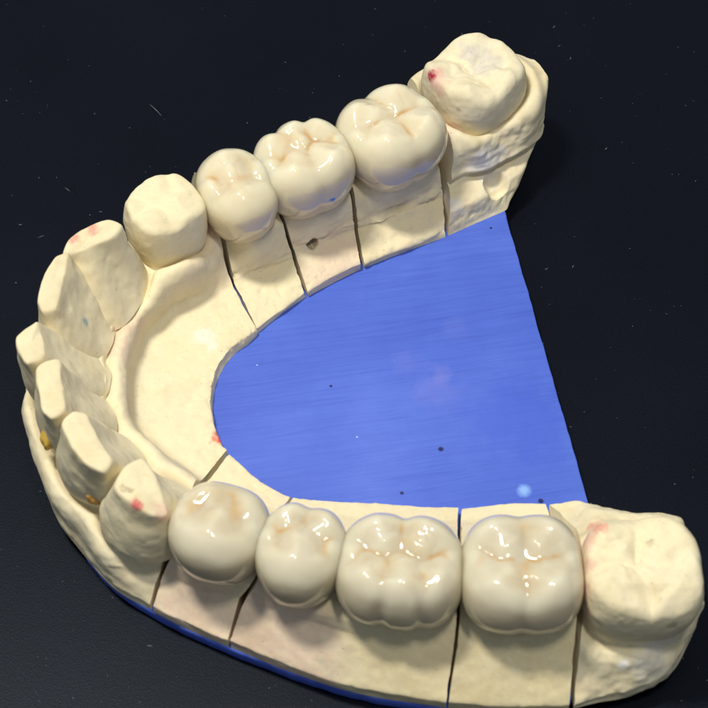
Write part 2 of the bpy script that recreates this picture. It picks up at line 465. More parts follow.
# cusps: (x/a, y/b, dz, slope factor); +x is distal (away from the front), +y is buccal
crowns = {
 'C1': dict(t=Tooth(4.38, 4.35, 7.0, [(0, .48, 0, 1.0), (-.42, -.42, -.55, 1.0), (.42, -.42, -.6, 1.0), (-.8, .05, -1.0, 1.1), (.8, .05, -1.0, 1.1)], n=2.25, seed=11, furrow=.07, dish=.12, sharp=.10, ridge=.24, warp=.45, slope=.42, k=1.3, occ=.30),
            label='rounded single premolar crown of grey-white ceramic beside the front plaster teeth', tone=0),
 'C2': dict(t=Tooth(3.95, 4.45, 7.0, [(0, .46, 0, 1.0), (-.44, -.55, -.25, 1.25), (.47, -.55, -.3, 1.25), (-.85, .05, -.9, 1.1), (.85, .05, -.9, 1.1)], n=2.15, seed=21, furrow=.07, dish=.12, sharp=.10, ridge=.24, warp=.45, slope=.52, notch=[(-93, .10, 13)], k=1.1, occ=.30, egg=-.04),
            label='small ceramic premolar crown between a round premolar and a broad three-lobed molar crown', tone=0),
 'C3': dict(t=Tooth(5.52, 4.95, 7.0, [(-.52, .50, -.1, 1.0), (.08, .58, 0, 1.0), (.62, .42, -.25, 1.0), (-.42, -.56, .05, 1.0), (.42, -.56, 0, 1.0), (-.86, .0, -.7, 1.2), (.88, -.05, -.75, 1.2)], n=2.7, seed=31, furrow=.07, dish=.12, sharp=.10, ridge=.24, warp=.45, slope=.55, notch=[(106, .075, 8), (64, .06, 7), (-88, .10, 11)], k=1.0, occ=.26, contour=.42),
            label='broad ceramic molar crown with three lobes on its outer face, middle of the near row', tone=0),
 'C4': dict(t=Tooth(5.3, 5.15, 7.0, [(-.46, .52, 0, 1.0), (.46, .50, -.05, 1.0), (-.44, -.54, .05, 1.0), (.46, -.54, 0, 1.0), (-.88, .0, -.75, 1.2), (.88, .0, -.75, 1.2)], n=2.9, seed=41, furrow=.07, dish=.12, sharp=.10, ridge=.24, warp=.45, slope=.52, notch=[(90, .04, 8), (-92, .04, 9)], k=1.0, occ=.24, contour=.42),
            label='squarish grey-white ceramic molar crown touching the near plaster end molar', tone=0),
 'C5': dict(t=Tooth(3.85, 4.7, 7.0, [(0, .48, 0, 1.0), (-.05, -.45, -.5, 1.0), (-.78, .05, -.85, 1.1), (.78, .05, -.85, 1.1)], n=2.3, seed=51, furrow=.07, dish=.12, sharp=.10, ridge=.24, warp=.45, slope=.55, k=1.15, occ=.30),
            label='creamy ceramic premolar crown next to the plaster premolar of the far row', tone=1),
 'C6': dict(t=Tooth(5.0, 4.75, 7.0, [(-.56, .50, -.1, 1.0), (.04, .58, 0, 1.0), (.60, .48, -.15, 1.0), (-.42, -.50, -.1, 1.0), (.42, -.52, -.05, 1.0), (-.86, .0, -.7, 1.2), (.86, .0, -.7, 1.2)], n=2.5, seed=61, furrow=.07, dish=.12, sharp=.10, ridge=.24, warp=.45, slope=.55, notch=[(113, .13, 11), (64, .11, 10), (-88, .05, 12)], k=1.0, occ=.24),
            label='creamy ceramic molar crown with a tiny blue dot low on its inner face', tone=1),
 'C7': dict(t=Tooth(5.35, 5.2, 7.2, [(-.46, .52, 0, 1.0), (.46, .50, -.05, 1.0), (-.44, -.52, .05, 1.0), (.46, -.52, 0, 1.0), (-.88, .0, -.75, 1.2), (.88, .0, -.75, 1.2)], n=2.7, seed=71, furrow=.07, dish=.12, sharp=.10, ridge=.24, warp=.45, slope=.55, notch=[(92, .05, 9), (-90, .03, 9)], k=1.05, occ=.25),
            label='large creamy ceramic molar crown touching the far plaster end molar', tone=1),
}
for n, d in crowns.items():
    T = d['t']; P = T.mesh()
    t, b = frame(CEN[n], TAN[n], bdir(n))
    c = CEN[n].copy(); c[2] = 9.95
    V = to_world(P, c, t, b)
    body = np.array([.605, .53, .365]) if d['tone'] == 0 else np.array([.685, .60, .405])
    tip = np.array([.655, .615, .49]) if d['tone'] == 0 else np.array([.735, .68, .52])
    neck = np.array([.53, .42, .25]) if d['tone'] == 0 else np.array([.62, .49, .28])
    C = np.repeat(body[None], len(V), 0)
    up = np.clip((T.relh-.55)/.45, 0, 1)[:, None]; C = C*(1-up)+tip*up
    lo = (np.clip((.42-T.relh)/.42, 0, 1)**1.3*.8)[:, None]; C = C*(1-lo)+neck*lo
    inner = np.clip((.80-T.q)/.25, 0, 1)*(T.relh > .5)
    g = np.exp(-(T.groove/.24)**2)*inner*np.clip(.35+1.6*fbm(P, 1.5, T.seed+3, 3), 0, 1)
    basin = inner*(.35+.65*np.exp(-(T.groove/1.0)**2))*np.clip(.55+.9*fbm(P, 2.0, T.seed+8, 3), 0, 1)*.75
    k = np.clip(basin, 0, 1)[:, None]; C = C*(1-k)+np.array([.56, .435, .25] if d['tone'] == 0 else [.66, .51, .29])*k
    k = np.clip(g*(.5 if n == 'C1' else .8), 0, 1)[:, None]; C = C*(1-k)+np.array([.60, .35, .11])*k
    if n == 'C6':
        paint(C, V, hit(V, 334, 202), .32, np.array([.05, .25, .55]), 1, .35, .5)
    o = mesh_obj('ceramic_crown', V, DFACES, M_CER, origin=c, colors=C)
    tag(o, d['label'], 'dental crown', 'ceramic crowns seated on the cast')

# ------------------------------------------------------------------ front teeth as ringed lofts
def ring_tooth(lab, lin, md, facet, zf, seed, zc=9.0, bulge=1.10, dome=.25, NT=160):
    """lab/lin: labial and lingual cervical pixels; facet: pixels of the worn edge with heights"""
    pl, pi_ = at(*lab), at(*lin)
    cc = .5*(pl+pi_); ax = (pi_-pl)[:2]; ll = np.linalg.norm(ax)/2; ax /= (2*ll); pr = np.array([-ax[1], ax[0]])
    th = np.linspace(0, 2*math.pi, NT, endpoint=False)
    nn = 2.2
    rr = ((np.abs(np.cos(th))/ll)**nn+(np.abs(np.sin(th))/(md/2))**nn)**(-1/nn)
    # narrower toward the lingual side
    x = np.cos(th)*rr; y = np.sin(th)*rr*(1-.04*np.cos(th))
    cer = np.stack([cc[0]+x*ax[0]+y*pr[0], cc[1]+x*ax[1]+y*pr[1], np.full(NT, zc)], 1)
    fp = np.array([at(px, py, zz) for (px, py, zz) in facet])
    # dense closed smooth polygon
    K = len(fp); dense = []
    for i in range(K):
        p0, p1, p2, p3 = fp[i-1], fp[i], fp[(i+1) % K], fp[(i+2) % K]
        for t in np.linspace(0, 1, 40, endpoint=False):
            q = .5*((2*p1)+(-p0+p2)*t+(2*p0-5*p1+4*p2-p3)*t*t+(-p0+3*p1-3*p2+p3)*t**3)
            dense.append(.55*q+.45*(p1+(p2-p1)*t))
    dense = np.array(dense); fc = dense.mean(0)
    dd = dense-fc; u = dd[:, :2]@ax; v = dd[:, :2]@pr
    # stretch so that angles of a thin facet stay well spread
    su, sv = np.abs(u).max(), np.abs(v).max()
    ang = np.arctan2(v/sv, u/su) % (2*math.pi); o = np.argsort(ang); ang = ang[o]; dense = dense[o]
    fac = np.stack([np.interp(th, ang, dense[:, k], period=2*math.pi) for k in range(3)], 1)
    rings = [cer]
    S = 46
    for i in range(1, S+1):
        t = i/S
        q = cer*(1-t)+fac*t
        cen = q.mean(0)
        bl = 1+(bulge-1)*math.sin(math.pi*min(1, t*1.25))**1.0*(1 if t < .8 else math.cos((t-.8)/.2*math.pi/2))
        # lingual hollow
        lf = np.clip(np.cos(th), 0, 1)**4
        hollow = -.30*math.sin(math.pi*t)*lf
        q[:, :2] = cen[:2]+(q[:, :2]-cen[:2])*(bl+hollow)[:, None]
        rings.append(q)
    nrm = np.cross(fac[NT//4]-fac[0], fac[NT//2]-fac[0]); nrm /= np.linalg.norm(nrm)
    if nrm[2] < 0: nrm = -nrm
    # rounded lip then the worn flat
    lip = []
    for (sc, dz) in ((.965, .06), (.93, .10), (.89, .13), (.85, .155), (.80, .17), (.74, .185), (.68, .195), (.6, .21), (.5, .22), (.4, .23), (.3, .235), (.2, .238), (.1, .24)):
        lip.append(fac.mean(0)+(fac-fac.mean(0))*sc+nrm*dz*dome/.25)
    rings[-1] = rings[-1]-nrm*.03
    G = np.array(rings+lip); nr = len(G)
    for _ in range(5):
        g2 = G.copy(); g2[1:-1] = .5*G[1:-1]+.25*(G[:-2]+G[2:]); g2 = .6*g2+.2*(np.roll(g2, 1, 1)+np.roll(g2, -1, 1)); g2[0] = G[0]; G = g2
    V = G.reshape(-1, 3)
    # resample-free noise
    V = V+np.stack([fbm(V, 2.5, seed, 3), fbm(V, 2.5, seed+4, 3), fbm(V, 2.5, seed+8, 2)], 1)*.20
    V = V+np.stack([fbm(V, 1.1, seed+12, 2), fbm(V, 1.1, seed+14, 2), fbm(V, 1.1, seed+16, 2)], 1)*.03
    V = V+np.stack([fbm(V, .6, seed+2, 3), fbm(V, .6, seed+6, 3), fbm(V, .6, seed+10, 3)], 1)*.010
    F = []
    for i in range(nr-1):
        for j in range(NT):
            a = i*NT+j; b = i*NT+(j+1) % NT; F.append((a, b, b+NT, a+NT))
    F.append(tuple((nr-1)*NT+j for j in range(NT))); F.append(tuple(reversed(range(NT))))
    return V, F, cer

Z = 17.6
front = {
 'T2': dict(a=((88, 285, 9.5), (139, 304, 9.5)), md=9.6, f=[(61, 254, 16.6), (67, 240, 17), (90, 226, 17.4), (110, 219, 17.6), (123, 225, 17.2), (112, 239, 17), (90, 249, 16.8), (72, 256, 16.4)]),
 'T3': dict(a=((48, 330, 9.5), (113, 338, 9.5)), md=9.4, f=[(36, 302, 17.4), (41, 280, 17.7), (56, 256, 17.7), (69, 253, 17.3), (64, 282, 17.2), (57, 309, 17.1), (42, 313, 17.2)]),
 'T4': dict(a=((30, 388, 9.5), (109, 366, 9.5)), md=8.2, f=[(15, 336, 17.8), (36, 321, 17.8), (42, 330, 17.4), (46, 356, 17.3), (28, 365, 17.6), (18, 352, 17.8)]),
 'T5': dict(a=((42, 436, 9.5), (112, 406, 9.5)), md=8.2, f=[(36, 370, 17.6), (46, 360, 17.6), (59, 358, 17.3), (62, 385, 17.2), (66, 411, 17.2), (51, 419, 17.4), (40, 408, 17.6)]),
 'T6': dict(a=((68, 488, 9.5), (136, 443, 9.5)), md=8.8, f=[(62, 424, 17.4), (73, 411, 17.4), (88, 413, 17.1), (98, 436, 17), (113, 459, 17), (103, 473, 17.2), (85, 464, 17.4), (70, 446, 17.5)]),
 'T7': dict(a=((118, 550, 9.5), (184, 482, 9.5)), md=8.8, f=[(113, 486, 16.8), (123, 466, 17), (141, 456, 16.6), (153, 470, 16.3), (164, 496, 15.8), (167, 514, 15.4), (152, 516, 16), (131, 505, 16.6)]),
}
collars = []; teeth_meshes = {}
for i, (n, d) in enumerate(front.items()):
    V, F, cer = ring_tooth(d['a'][0], d['a'][1], d['md'], d['f'], Z, 100+i*13)
    teeth_meshes[n] = (V, F)
    collars.append((cer, .38, .75, 1.1))
# plaster premolar of the far side of the front block, and the two end molars
def plaster_tooth(n, T, z0, tilt=(0, 0)):
    P = T.mesh(); t, b = frame(CEN[n], TAN[n], bdir(n)); c = CEN[n].copy(); c[2] = z0
    V = to_world(P, c, t, b, tilt)
    V = V+np.stack([fbm(V, 1.8, T.seed, 3), fbm(V, 1.8, T.seed+4, 3), fbm(V, 1.8, T.seed+8, 3)], 1)*.12
    th = np.linspace(0, 2*math.pi, 72, endpoint=False); r = T.outline(th)*(T.cerv+.03)
    cer = c + np.cos(th)[:, None]*r[:, None]*t + np.sin(th)[:, None]*r[:, None]*b
    return V, cer, T
T1 = Tooth(3.95, 3.5, 6.5, [(.1, .70, .35, 1.0), (-.62, -.35, -.1, 1.0), (.35, -.35, .1, 1.0), (-.8, .35, -.1, 1.0), (.75, .5, .1, 1.)], n=2.6, seed=83, slope=.55, k=.35, sharp=.10, occ=.13, cerv=.90, ridge=.12, warp=.3, planes=[(-.46, .26, .62), (.30, .34, .75), (.0, -.62, 2.0)])
T8 = Tooth(5.2, 5.0, 6.6, [(-.52, .50, 0, 1.0), (.50, .48, -.15, 1.0), (-.52, -.52, 0, 1.0), (.48, -.56, -.1, 1.0), (.95, .0, -.3, 1.0), (-.95, -.05, -.3, 1.0)], n=3.0, seed=92, slope=.52, k=.55, sharp=.16, occ=.15, cerv=.90, warp=1.0, ridge=.30, dish=.1, furrow=.15)
T9 = Tooth(5.1, 5.0, 6.9, [(-.70, .42, -.2, 1.0), (.60, .60, -.1, 1.0), (-.66, -.42, 0, 1.0), (.30, -.70, 0, 1.0), (-.95, .05, -.3, 1.0), (.90, .0, -.1, 1.)], n=2.7, seed=97, slope=.55, k=.55, sharp=.12, occ=.15, cerv=.93, warp=.6, ridge=.26, dish=.35, furrow=.12)
vT1 = plaster_tooth('T1', T1, 9.6); vT8 = plaster_tooth('T8', T8, 9.0); vT9 = plaster_tooth('T9', T9, 9.2)
collars.append((vT1[1], .50, .45, 1.0))

# ------------------------------------------------------------------ sections of the cast
def auto0(P1, out, z=3.005):
    q = np.array(P1); q = q+np.array([out[0], out[1], 0])*.2; q[2] = z; return q

def sect(p1, p2, p3, p4, p5, p6, p0=None):
    """lingual foot, shelf edge, shelf crease, lingual crest, buccal crest, buccal crease, rim, rim foot"""
    A = [at(*p) if len(p) == 3 and not isinstance(p, np.ndarray) else np.asarray(p) for p in (p1, p2, p3, p4, p5, p6)]
    out = (A[0]-A[5])[:2]; out = out/np.linalg.norm(out)
    f0 = at(*p0) if p0 is not None else auto0(A[0], out)
    f0 = np.array([f0[0], f0[1], 3.005])
    f7 = auto0(A[5], out*.6)
    return np.array([f0]+A+[f7])

def hid(px, py, z, w=8.0, dirw=(-.45, .89), z5=7.0):
    """the far rows: lingual side traced, buccal side (unseen) set out from it"""
    d = np.array([dirw[0], dirw[1], 0.]); d /= np.linalg.norm(d)
    p3 = at(px, py, z)
    p4 = p3+d*w; p5 = p4+d*1.3; p5[2] = z5; p6 = p5+d*1.2; p6[2] = 4.2
    return p3, p4, p5, p6

CORN = [0, .10, .16, .40, .40, .22, .08, 0]
CORN_NEAR = [0, .10, .16, .40, .35, .06, .06, 0]
CORN_FAR = [0, .2, .07, .25, .4, .3, .12, 0]
FD = (-.40, .92)
RIMS = []
def build_section(name, label, stations, seed, collars=(), hook=None, corner=CORN, gap=(.06, .06), rough=.10, base=CREAM, marks=None, teeth=(), step=.17):
    V, F, R, M = loft_block(stations, corner, seed=seed, collars=collars, hook=hook, gap=gap, rough=rough, step=step)
    C = np.repeat(np.asarray(base)[None], len(V), 0)
    k = np.clip(fbm(V, 5.0, seed+50, 4)*.9+.1, 0, 1)[:, None]*.45; C = C*(1-k)+PALE*k
    k = np.clip(fbm(V, 3.5, seed+57, 4)*1.4-.15, 0, 1)[:, None]*.22; C = C*(1-k)+ROSE*.3*k+PINK*.7*k
    if marks: marks(C, V)
    A = np.array(stations); cen = A.reshape(-1, 3).mean(0); cen[2] = 3.0
    root = empty(name, cen)
    tag(root, label, 'plaster model', 'sawn plaster sections of the dental cast')
    mesh_obj('plaster_block', V, F, M_PLA, root, origin=cen, colors=C, sharp_angle=math.radians(60))
    RIMS.append([s[7] for s in stations])
    return root

# --- near row
sA = [sect((228.5, 453, 4.2), (206, 482, 5.0), (192, 515, 9.9), (171, 556, 9.4), (162, 574, 6.8), (152, 606, 4.4)),
      sect((258, 480, 4.2), (242, 500, 5.0), (232, 525, 9.9), (210, 580, 9.4), (200, 590, 6.8), (188, 624, 4.4)),
      sect((292, 497, 4.2), (278, 512, 5.0), (268, 535, 9.9), (255, 582, 9.4), (240, 598, 6.8), (228, 641, 4.4))]
sB = [sect((293, 497, 4.2), (282, 512, 5.0), (270, 535, 9.9), (256, 584, 9.7), (243, 602, 7.2), (229, 641, 4.4)),
      sect((335, 501, 4.2), (325, 515, 5.0), (315, 545, 9.9), (300, 604, 9.7), (295, 617, 7.9), (290, 666, 4.4)),
      sect((385, 504, 4.2), (380, 520, 5.0), (375, 550, 9.9), (365, 617, 9.7), (365, 636, 8.0), (360, 688, 4.4)),
      sect((459, 508, 4.2), (458, 522, 5.0), (459, 550, 9.9), (458, 612, 9.7), (455, 642, 8.0), (447, 702, 4.4))]
sC = [sect((461, 508, 4.2), (460, 522, 5.0), (461, 550, 9.9), (460, 612, 9.7), (457, 644, 8.0), (448, 702, 4.4)),
      sect((505, 504, 4.4), (508, 520, 5.0), (520, 550, 9.9), (518, 634, 9.7), (514, 650, 8.0), (505, 706, 4.4)),
      sect((546, 503, 4.6), (553, 522, 5.0), (574, 550, 9.9), (578, 612, 9.7), (575, 645, 8.0), (570, 705, 4.4))]
sD = [sect((549, 505, 5.0), (560, 514, 5.6), (582, 535, 9.6), (583, 612, 9.5), (579, 645, 8.0), (574, 705, 4.0)),
      sect((585, 500, 7.0), (592, 508, 8.6), (603, 530, 10.0), (602, 622, 9.5), (598, 655, 7.5), (598, 699, 4.0)),
      sect((630, 510, 7.0), (635, 515, 9.0), (642, 535, 10.0), (645, 630, 9.5), (640, 655, 7.6), (634, 689, 4.5)),
      sect((676, 514, 7.0), (678, 520, 9.0), (678, 540, 10.0), (686, 612, 9.6), (685, 632, 7.6), (674, 664, 5.0)),
      sect((689, 535, 7.0), (690, 542, 8.6), (690, 552, 9.6), (699, 590, 9.4), (700, 604, 7.6), (694, 630, 5.0))]
# --- front
sF = [sect((226.5, 451.5, 4.2), (203, 480, 5.0), (194, 482, 9.4), (168, 550, 9.4), (160, 572, 7.2), (150, 605, 4.2)),
      sect((220, 441, 4.2), (181, 464, 5.0), (176, 466, 9.6), (122, 553, 9.2), (112, 563, 7.0), (112, 583, 4.2)),
      sect((213, 424, 4.2), (152, 441, 5.0), (145, 446, 9.9), (86, 512, 9.2), (74, 522, 7.0), (78, 545, 4.2)),
      sect((210.5, 407, 4.2), (137, 421, 5.0), (125, 430, 9.9), (58, 478, 9.2), (47, 490, 7.0), (54, 512, 4.2)),
      sect((211, 391, 4.2), (134, 398, 5.0), (117, 404, 9.9), (38, 436, 9.2), (32, 445, 7.0), (40, 470, 4.2)),
      sect((214, 376, 4.2), (136, 370, 5.0), (116, 366, 9.9), (27, 386, 9.2), (25, 396, 7.0), (33, 420, 4.2)),
      sect((222, 359, 4.2), (147, 338, 5.0), (122, 332, 9.9), (46, 332, 9.2), (42, 338, 7.0), (46, 360, 4.2)),
      sect((234, 345, 4.2), (170, 311, 5.2), (148, 300, 9.9), (88, 285, 9.2), (82, 290, 7.0), (80, 310, 4.2)),
      sect((245, 337, 4.2), (203, 293, 5.0), (188, 266, 11.0), (142, 230, 9.6), (138, 236, 7.0), (136, 250, 4.2)),
      sect((256, 329, 3.9), (232.5, 284, 4.9), (213, 222, 10.4), (182, 196, 9.4), (178, 198, 7.0), (176, 210, 4.2))]
# --- far row
def fs(p0, p1, p2, p3, w=8.0, d=FD):
    a3, a4, a5, a6 = hid(*p3, w=w, dirw=d)
    return sect(p1, p2, a3, a4, a5, a6, p0=p0)
sG = [fs((256.8, 334, 3), (256.5, 328.5, 3.9), (233.3, 283.3, 4.9), (222, 222, 9.9)),
      fs((283, 313, 3), (282, 309, 3.9), (262, 271, 4.8), (252, 238, 9.9)),
      fs((306, 297, 3), (305, 293, 3.9), (293, 257, 5.1), (281.5, 216, 9.9))]
sH = [fs((307.5, 297, 3), (307, 291, 4.0), (294.5, 254, 5.3), (283, 215, 9.9)),
      fs((335, 282, 3), (334, 275, 4.2), (324, 241, 5.5), (318, 210, 9.9)),
      fs((361, 269, 3), (361, 263, 4.2), (355, 231, 5.4), (351, 192, 9.9))]
sI = [fs((363.5, 268, 3), (363, 263, 3.9), (357, 229, 5.1), (354, 190, 9.9)),
      fs((402, 253, 3), (402, 247, 3.9), (400, 211, 5.3), (398, 185, 9.9)),
      fs((446, 237, 3), (446, 229, 3.9), (443, 196, 5.4), (439, 160, 9.9))]
sJ = [fs((448, 236, 3), (450, 212, 5.6), (449, 190, 6.4), (453, 146, 11.2), w=10.5),
      fs((470, 226, 3), (474, 202, 5.6), (478, 176, 6.5), (484, 133, 11.2), w=11.0),
      fs((493, 216, 3), (502, 186, 5.6), (510, 158, 6.6), (520, 112, 11.8), w=10.5),
      fs((506, 210, 3), (521, 172, 5.6), (533, 144, 6.6), (546, 92, 12.0), w=7.5),
      fs((509, 204, 3), (527, 160, 5.6), (536, 134, 6.6), (550, 80, 12.0), w=4.5)]

def dent(p, r, dep, power=2):
    p = np.asarray(p)
    def hook(V, n, amp, R, M):
        i = np.argmin(np.linalg.norm(V-p, axis=1)); q = V[i]; nn = n[i]
        d = np.linalg.norm(V-q, axis=1)
        k = np.clip(1-(d/r)**power, 0, 1)
        return V-nn*(dep*k*(d < r))[:, None]
    return hook

def tear(zc, amp, seed, wid=.8):
    def hook(V, n, amp_, R, M):
        k = np.exp(-((V[:, 2]-zc-.5*fbm(V, 3.0, seed, 2))/wid)**2)*amp_
        q = V*np.array([.45, .45, 1.6])
        return V+n*(k*amp*(fbm(q, 1.3, seed+1, 4)+.15))[:, None]
    return hook
def groove(zc, dep, wid, seed):
    def hook(V, n, amp_, R, M):
        z = V[:, 2]-zc-.35*fbm(V, 3.0, seed, 3)
        k = np.exp(-(z/wid)**2)*np.clip(.75+.8*fbm(V, 1.5, seed+2, 3), .2, 1.3)
        lip = np.exp(-((z-2.2*wid)/(1.2*wid))**2)*.55
        return V+n*(amp_*dep*(lip-k)*(n[:, 2] < .97))[:, None]
    return hook
def both(*hs):
    def hook(V, n, amp, R, M):
        for h in hs: V = h(V, n, amp, R, M)
        return V
    return hook
def marks_A(C, V): paint(C, V, at(190, 608, 6), 4.2, PINK, .8, .5)
def marks_B(C, V):
    paint(C, V, at(280, 645, 5.5), 6.2, PINK, .75, .25, .25)
    paint(C, V, at(410, 655, 6.5), 6.0, np.array([.66, .555, .325]), .75, .4)
    for p, r in (((331, 675, 5), .35), ((321, 662, 5.4), .3), ((336, 648, 6), .3), ((300, 640, 6), .22)): paint(C, V, at(*p), r, GREY, .8)
def marks_C(C, V): paint(C, V, at(510, 670, 6.5), 7.5, np.array([.67, .57, .335]), .8, .4)
def marks_D(C, V):
    paint(C, V, at(597, 526, 9.8), .8, RED, .5); paint(C, V, at(580, 605, 9.4), 1.2, ROSE, .6)
    paint(C, V, at(625, 665, 7), .5, CHALK, .8); paint(C, V, at(655, 655, 7), 2.0, CHALK, .45)
def marks_F(C, V):
    paint(C, V, at(220, 438, 4.2), .75, np.array([.80, .09, .06]), 1.0)
    paint(C, V, at(205, 335, 4.7), 1.0, CHALK, .5); paint(C, V, at(212, 345, 4.7), .6, CHALK, .5)
    paint(C, V, at(212, 225, 9.5), 1.4, ROSE, .7); paint(C, V, at(125, 318, 9), 2.2, ROSE, .35); paint(C, V, at(118, 345, 9), 1.6, ROSE, .35)
    paint(C, V, at(165, 535, 8.5), 1.2, ROSE, .5)
    lo = np.clip((V[:, 2]-4.6)/2, 0, 1)*np.clip((9.5-V[:, 2])/2.5, 0, 1); k = (lo*.35*np.clip(.5+fbm(V, 2, 5, 3), 0, 1))[:, None]
    C[:] = C*(1-k)+GREY*k
def marks_G(C, V):
    k = np.exp(-((V[:, 2]-6.2)/.7)**2)*np.clip(.3+1.2*fbm(V, 1.6, 7, 4), 0, 1)*.6; C[:] = C*(1-k[:, None])+np.array([.58, .46, .38])*k[:, None]
def marks_H(C, V):
    k = (np.exp(-((V[:, 2]-6.4)/1.4)**2)*np.clip(.5+1.1*fbm(V, 1.6, 8, 4), 0, 1)*.75)[:, None]; C[:] = C*(1-k)+np.array([.64, .48, .36])*k; paint(C, V, at(335, 270, 4.6), 4.5, np.array([.76, .58, .45]), .7, .5)
    paint(C, V, at(278, 220, 9.8), .8, np.array([.6, .3, .2]), .5)
    paint(C, V, at(312, 243, 5.8), .66, np.array([.10, .06, .03]), 1.0, .3, .2)  # shade inside the drilled hole, painted into the colour to deepen it
def marks_I(C, V):
    k = (np.exp(-((V[:, 2]-6.9)/.8)**2)*np.clip(.2+1.3*fbm(V, 1.5, 9, 4), 0, 1)*.8)[:, None]; C[:] = C*(1-k)+np.array([.60, .44, .36])*k
    k = (np.exp(-((V[:, 2]-3.6)/.6)**2)*np.clip(.2+1.0*fbm(V, 2, 19, 4), 0, 1)*.6)[:, None]; C[:] = C*(1-k)+np.array([.60, .44, .36])*k
def marks_J(C, V):
    k = np.clip(fbm(V, 4, 77, 3)+.4, 0, 1)[:, None]*.5; C[:] = C*(1-k)+PALE*k
    paint(C, V, at(500, 160, 9.0), 2.4, LILAC, .55, .5, .9); paint(C, V, at(482, 165, 8.6), 1.5, CHALK, .6, .5, .9)
    paint(C, V, at(455, 208, 5.6), 1.0, CHALK, .8); paint(C, V, at(447, 135, 10.5), 1.3, ROSE, .7); paint(C, V, at(455, 165, 10), .6, ROSE, .5)
    paint(C, V, at(545, 85, 11), 3.5, OCHRE, .35)

build_section('plaster_section', 'narrow plaster die section under the rounded single premolar crown', sA, 201, corner=CORN_NEAR, marks=marks_A)
build_section('plaster_section', 'long plaster die section carrying both the small premolar crown and the three-lobed molar crown', sB, 202, corner=CORN_NEAR, marks=marks_B)
build_section('plaster_section', 'plaster die section under the squarish molar crown at the near right', sC, 203, marks=marks_C)
rD = build_section('plaster_section', 'near end plaster section with an uncrowned plaster molar at the right', sD, 204, marks=marks_D, gap=(.06, 0), collars=[(vT8[1], .55, .7, 1.3)], rough=.22)
rF = build_section('plaster_section', 'large curved front plaster section with seven bare plaster teeth and a flat shelf', sF, 205, marks=marks_F, collars=collars, rough=.13)
build_section('plaster_section', 'plaster die section under the far premolar crown, next to the front section', sG, 206, corner=CORN_FAR, marks=marks_G, hook=tear(5.6, .55, 61), rough=.13)
build_section('plaster_section', 'pinkish plaster die section with a small drilled hole in its inner face', sH, 207, corner=CORN_FAR, marks=marks_H, hook=both(tear(6.2, .5, 63), dent(at(312, 243, 5.8), .62, 2.6, 10)), step=.07)
build_section('plaster_section', 'plaster die section under the large far molar crown, torn ridge on its inner face', sI, 208, corner=CORN_FAR, marks=marks_I, hook=both(tear(5.9, .9, 62), tear(3.9, .4, 64, .5)), rough=.16)
rJ = build_section('plaster_section', 'far end plaster section with a big plaster molar and a scooped notch', sJ, 209, marks=marks_J, gap=(.06, 0), collars=[(vT9[1], .85, .9, 1.3)], hook=both(groove(6.9, .5, .28, 66), tear(9.0, .22, 69, 1.6), dent(at(497, 184, 5.9), 1.55, 1.25, 2.5)), corner=[0, .12, .08, .2, .4, .3, .12, 0], rough=.16)

def tooth_colors(V, seed, base=CREAM):
    C = np.repeat(np.asarray(base)[None], len(V), 0)
    k = np.clip(fbm(V, 3.0, seed+50, 4)*.9+.1, 0, 1)[:, None]*.5; C = C*(1-k)+PALE*k
    return C
labels_f = {}
for i, n in enumerate(['T2', 'T3', 'T4', 'T5', 'T6', 'T7']):
    V, F = teeth_meshes[n]
    C = tooth_colors(V, 300+i)
    if n == 'T2':
        paint(C, V, hit(V, 73, 235), .55, RED, .6, .6); paint(C, V, hit(V, 91, 226), .6, RED, .55, .6)
    if n == 'T3': paint(C, V, hit(V, 88, 322), .42, BLUEINK, .8, .5, .2)
    if n == 'T7':
        paint(C, V, hit(V, 134, 505), .5, RED, .85, .5); paint(C, V, hit(V, 123, 486), .35, BROWN, .7); paint(C, V, hit(V, 129, 488), .3, BROWN, .6)
        paint(C, V, hit(V, 166, 515), .9, ROSE, .5)
    mesh_obj('tooth', V, F, M_PLA, rF, colors=C, sharp_angle=math.radians(75))
V, cer, T = vT1; C = tooth_colors(V, 320)
mesh_obj('tooth', V, DFACES, M_PLA, rF, colors=C)
V, cer, T = vT8; C = tooth_colors(V, 330)
paint(C, V, hit(V, 596, 526), .45, RED, .5, .6); paint(C, V, hit(V, 603, 523), .5, RED, .45, .6)
for y in (540, 565, 590, 610): paint(C, V, hit(V, 584, y), .9, ROSE, .6)
paint(C, V, hit(V, 649, 540), .35, BROWN, .6); paint(C, V, hit(V, 673, 628), .4, BROWN, .6)
mesh_obj('tooth', V, DFACES, M_PLA, rD, colors=C)
V, cer, T = vT9; pk = hit(V, 485, 62); kk = np.clip(1.5-np.linalg.norm(V-pk, axis=1)/1.6, 0, 1)
V[:, 2] += kk*(.22*fbm(V, .7, 55, 4)-.18); C = tooth_colors(V, 340, PALE*.4+CREAM*.6)
paint(C, V, hit(V, 432, 75), 1.1, ROSE, .75, .6); paint(C, V, hit(V, 429, 74), .62, np.array([.36, .01, .04]), 1.0, .4, .4); paint(C, V, hit(V, 437, 90), .9, ROSE, .5)
paint(C, V, hit(V, 444, 130), 1.2, ROSE, .7)
paint(C, V, hit(V, 483, 60), 1.7, np.array([.60, .55, .48]), .75, .4, 1.2); paint(C, V, hit(V, 470, 50), .9, np.array([.60, .55, .48]), .6, .4, 1.2)
paint(C, V, hit(V, 458, 112), .3, BROWN, .5)
mesh_obj('tooth', V, DFACES, M_PLA, rJ, colors=C)

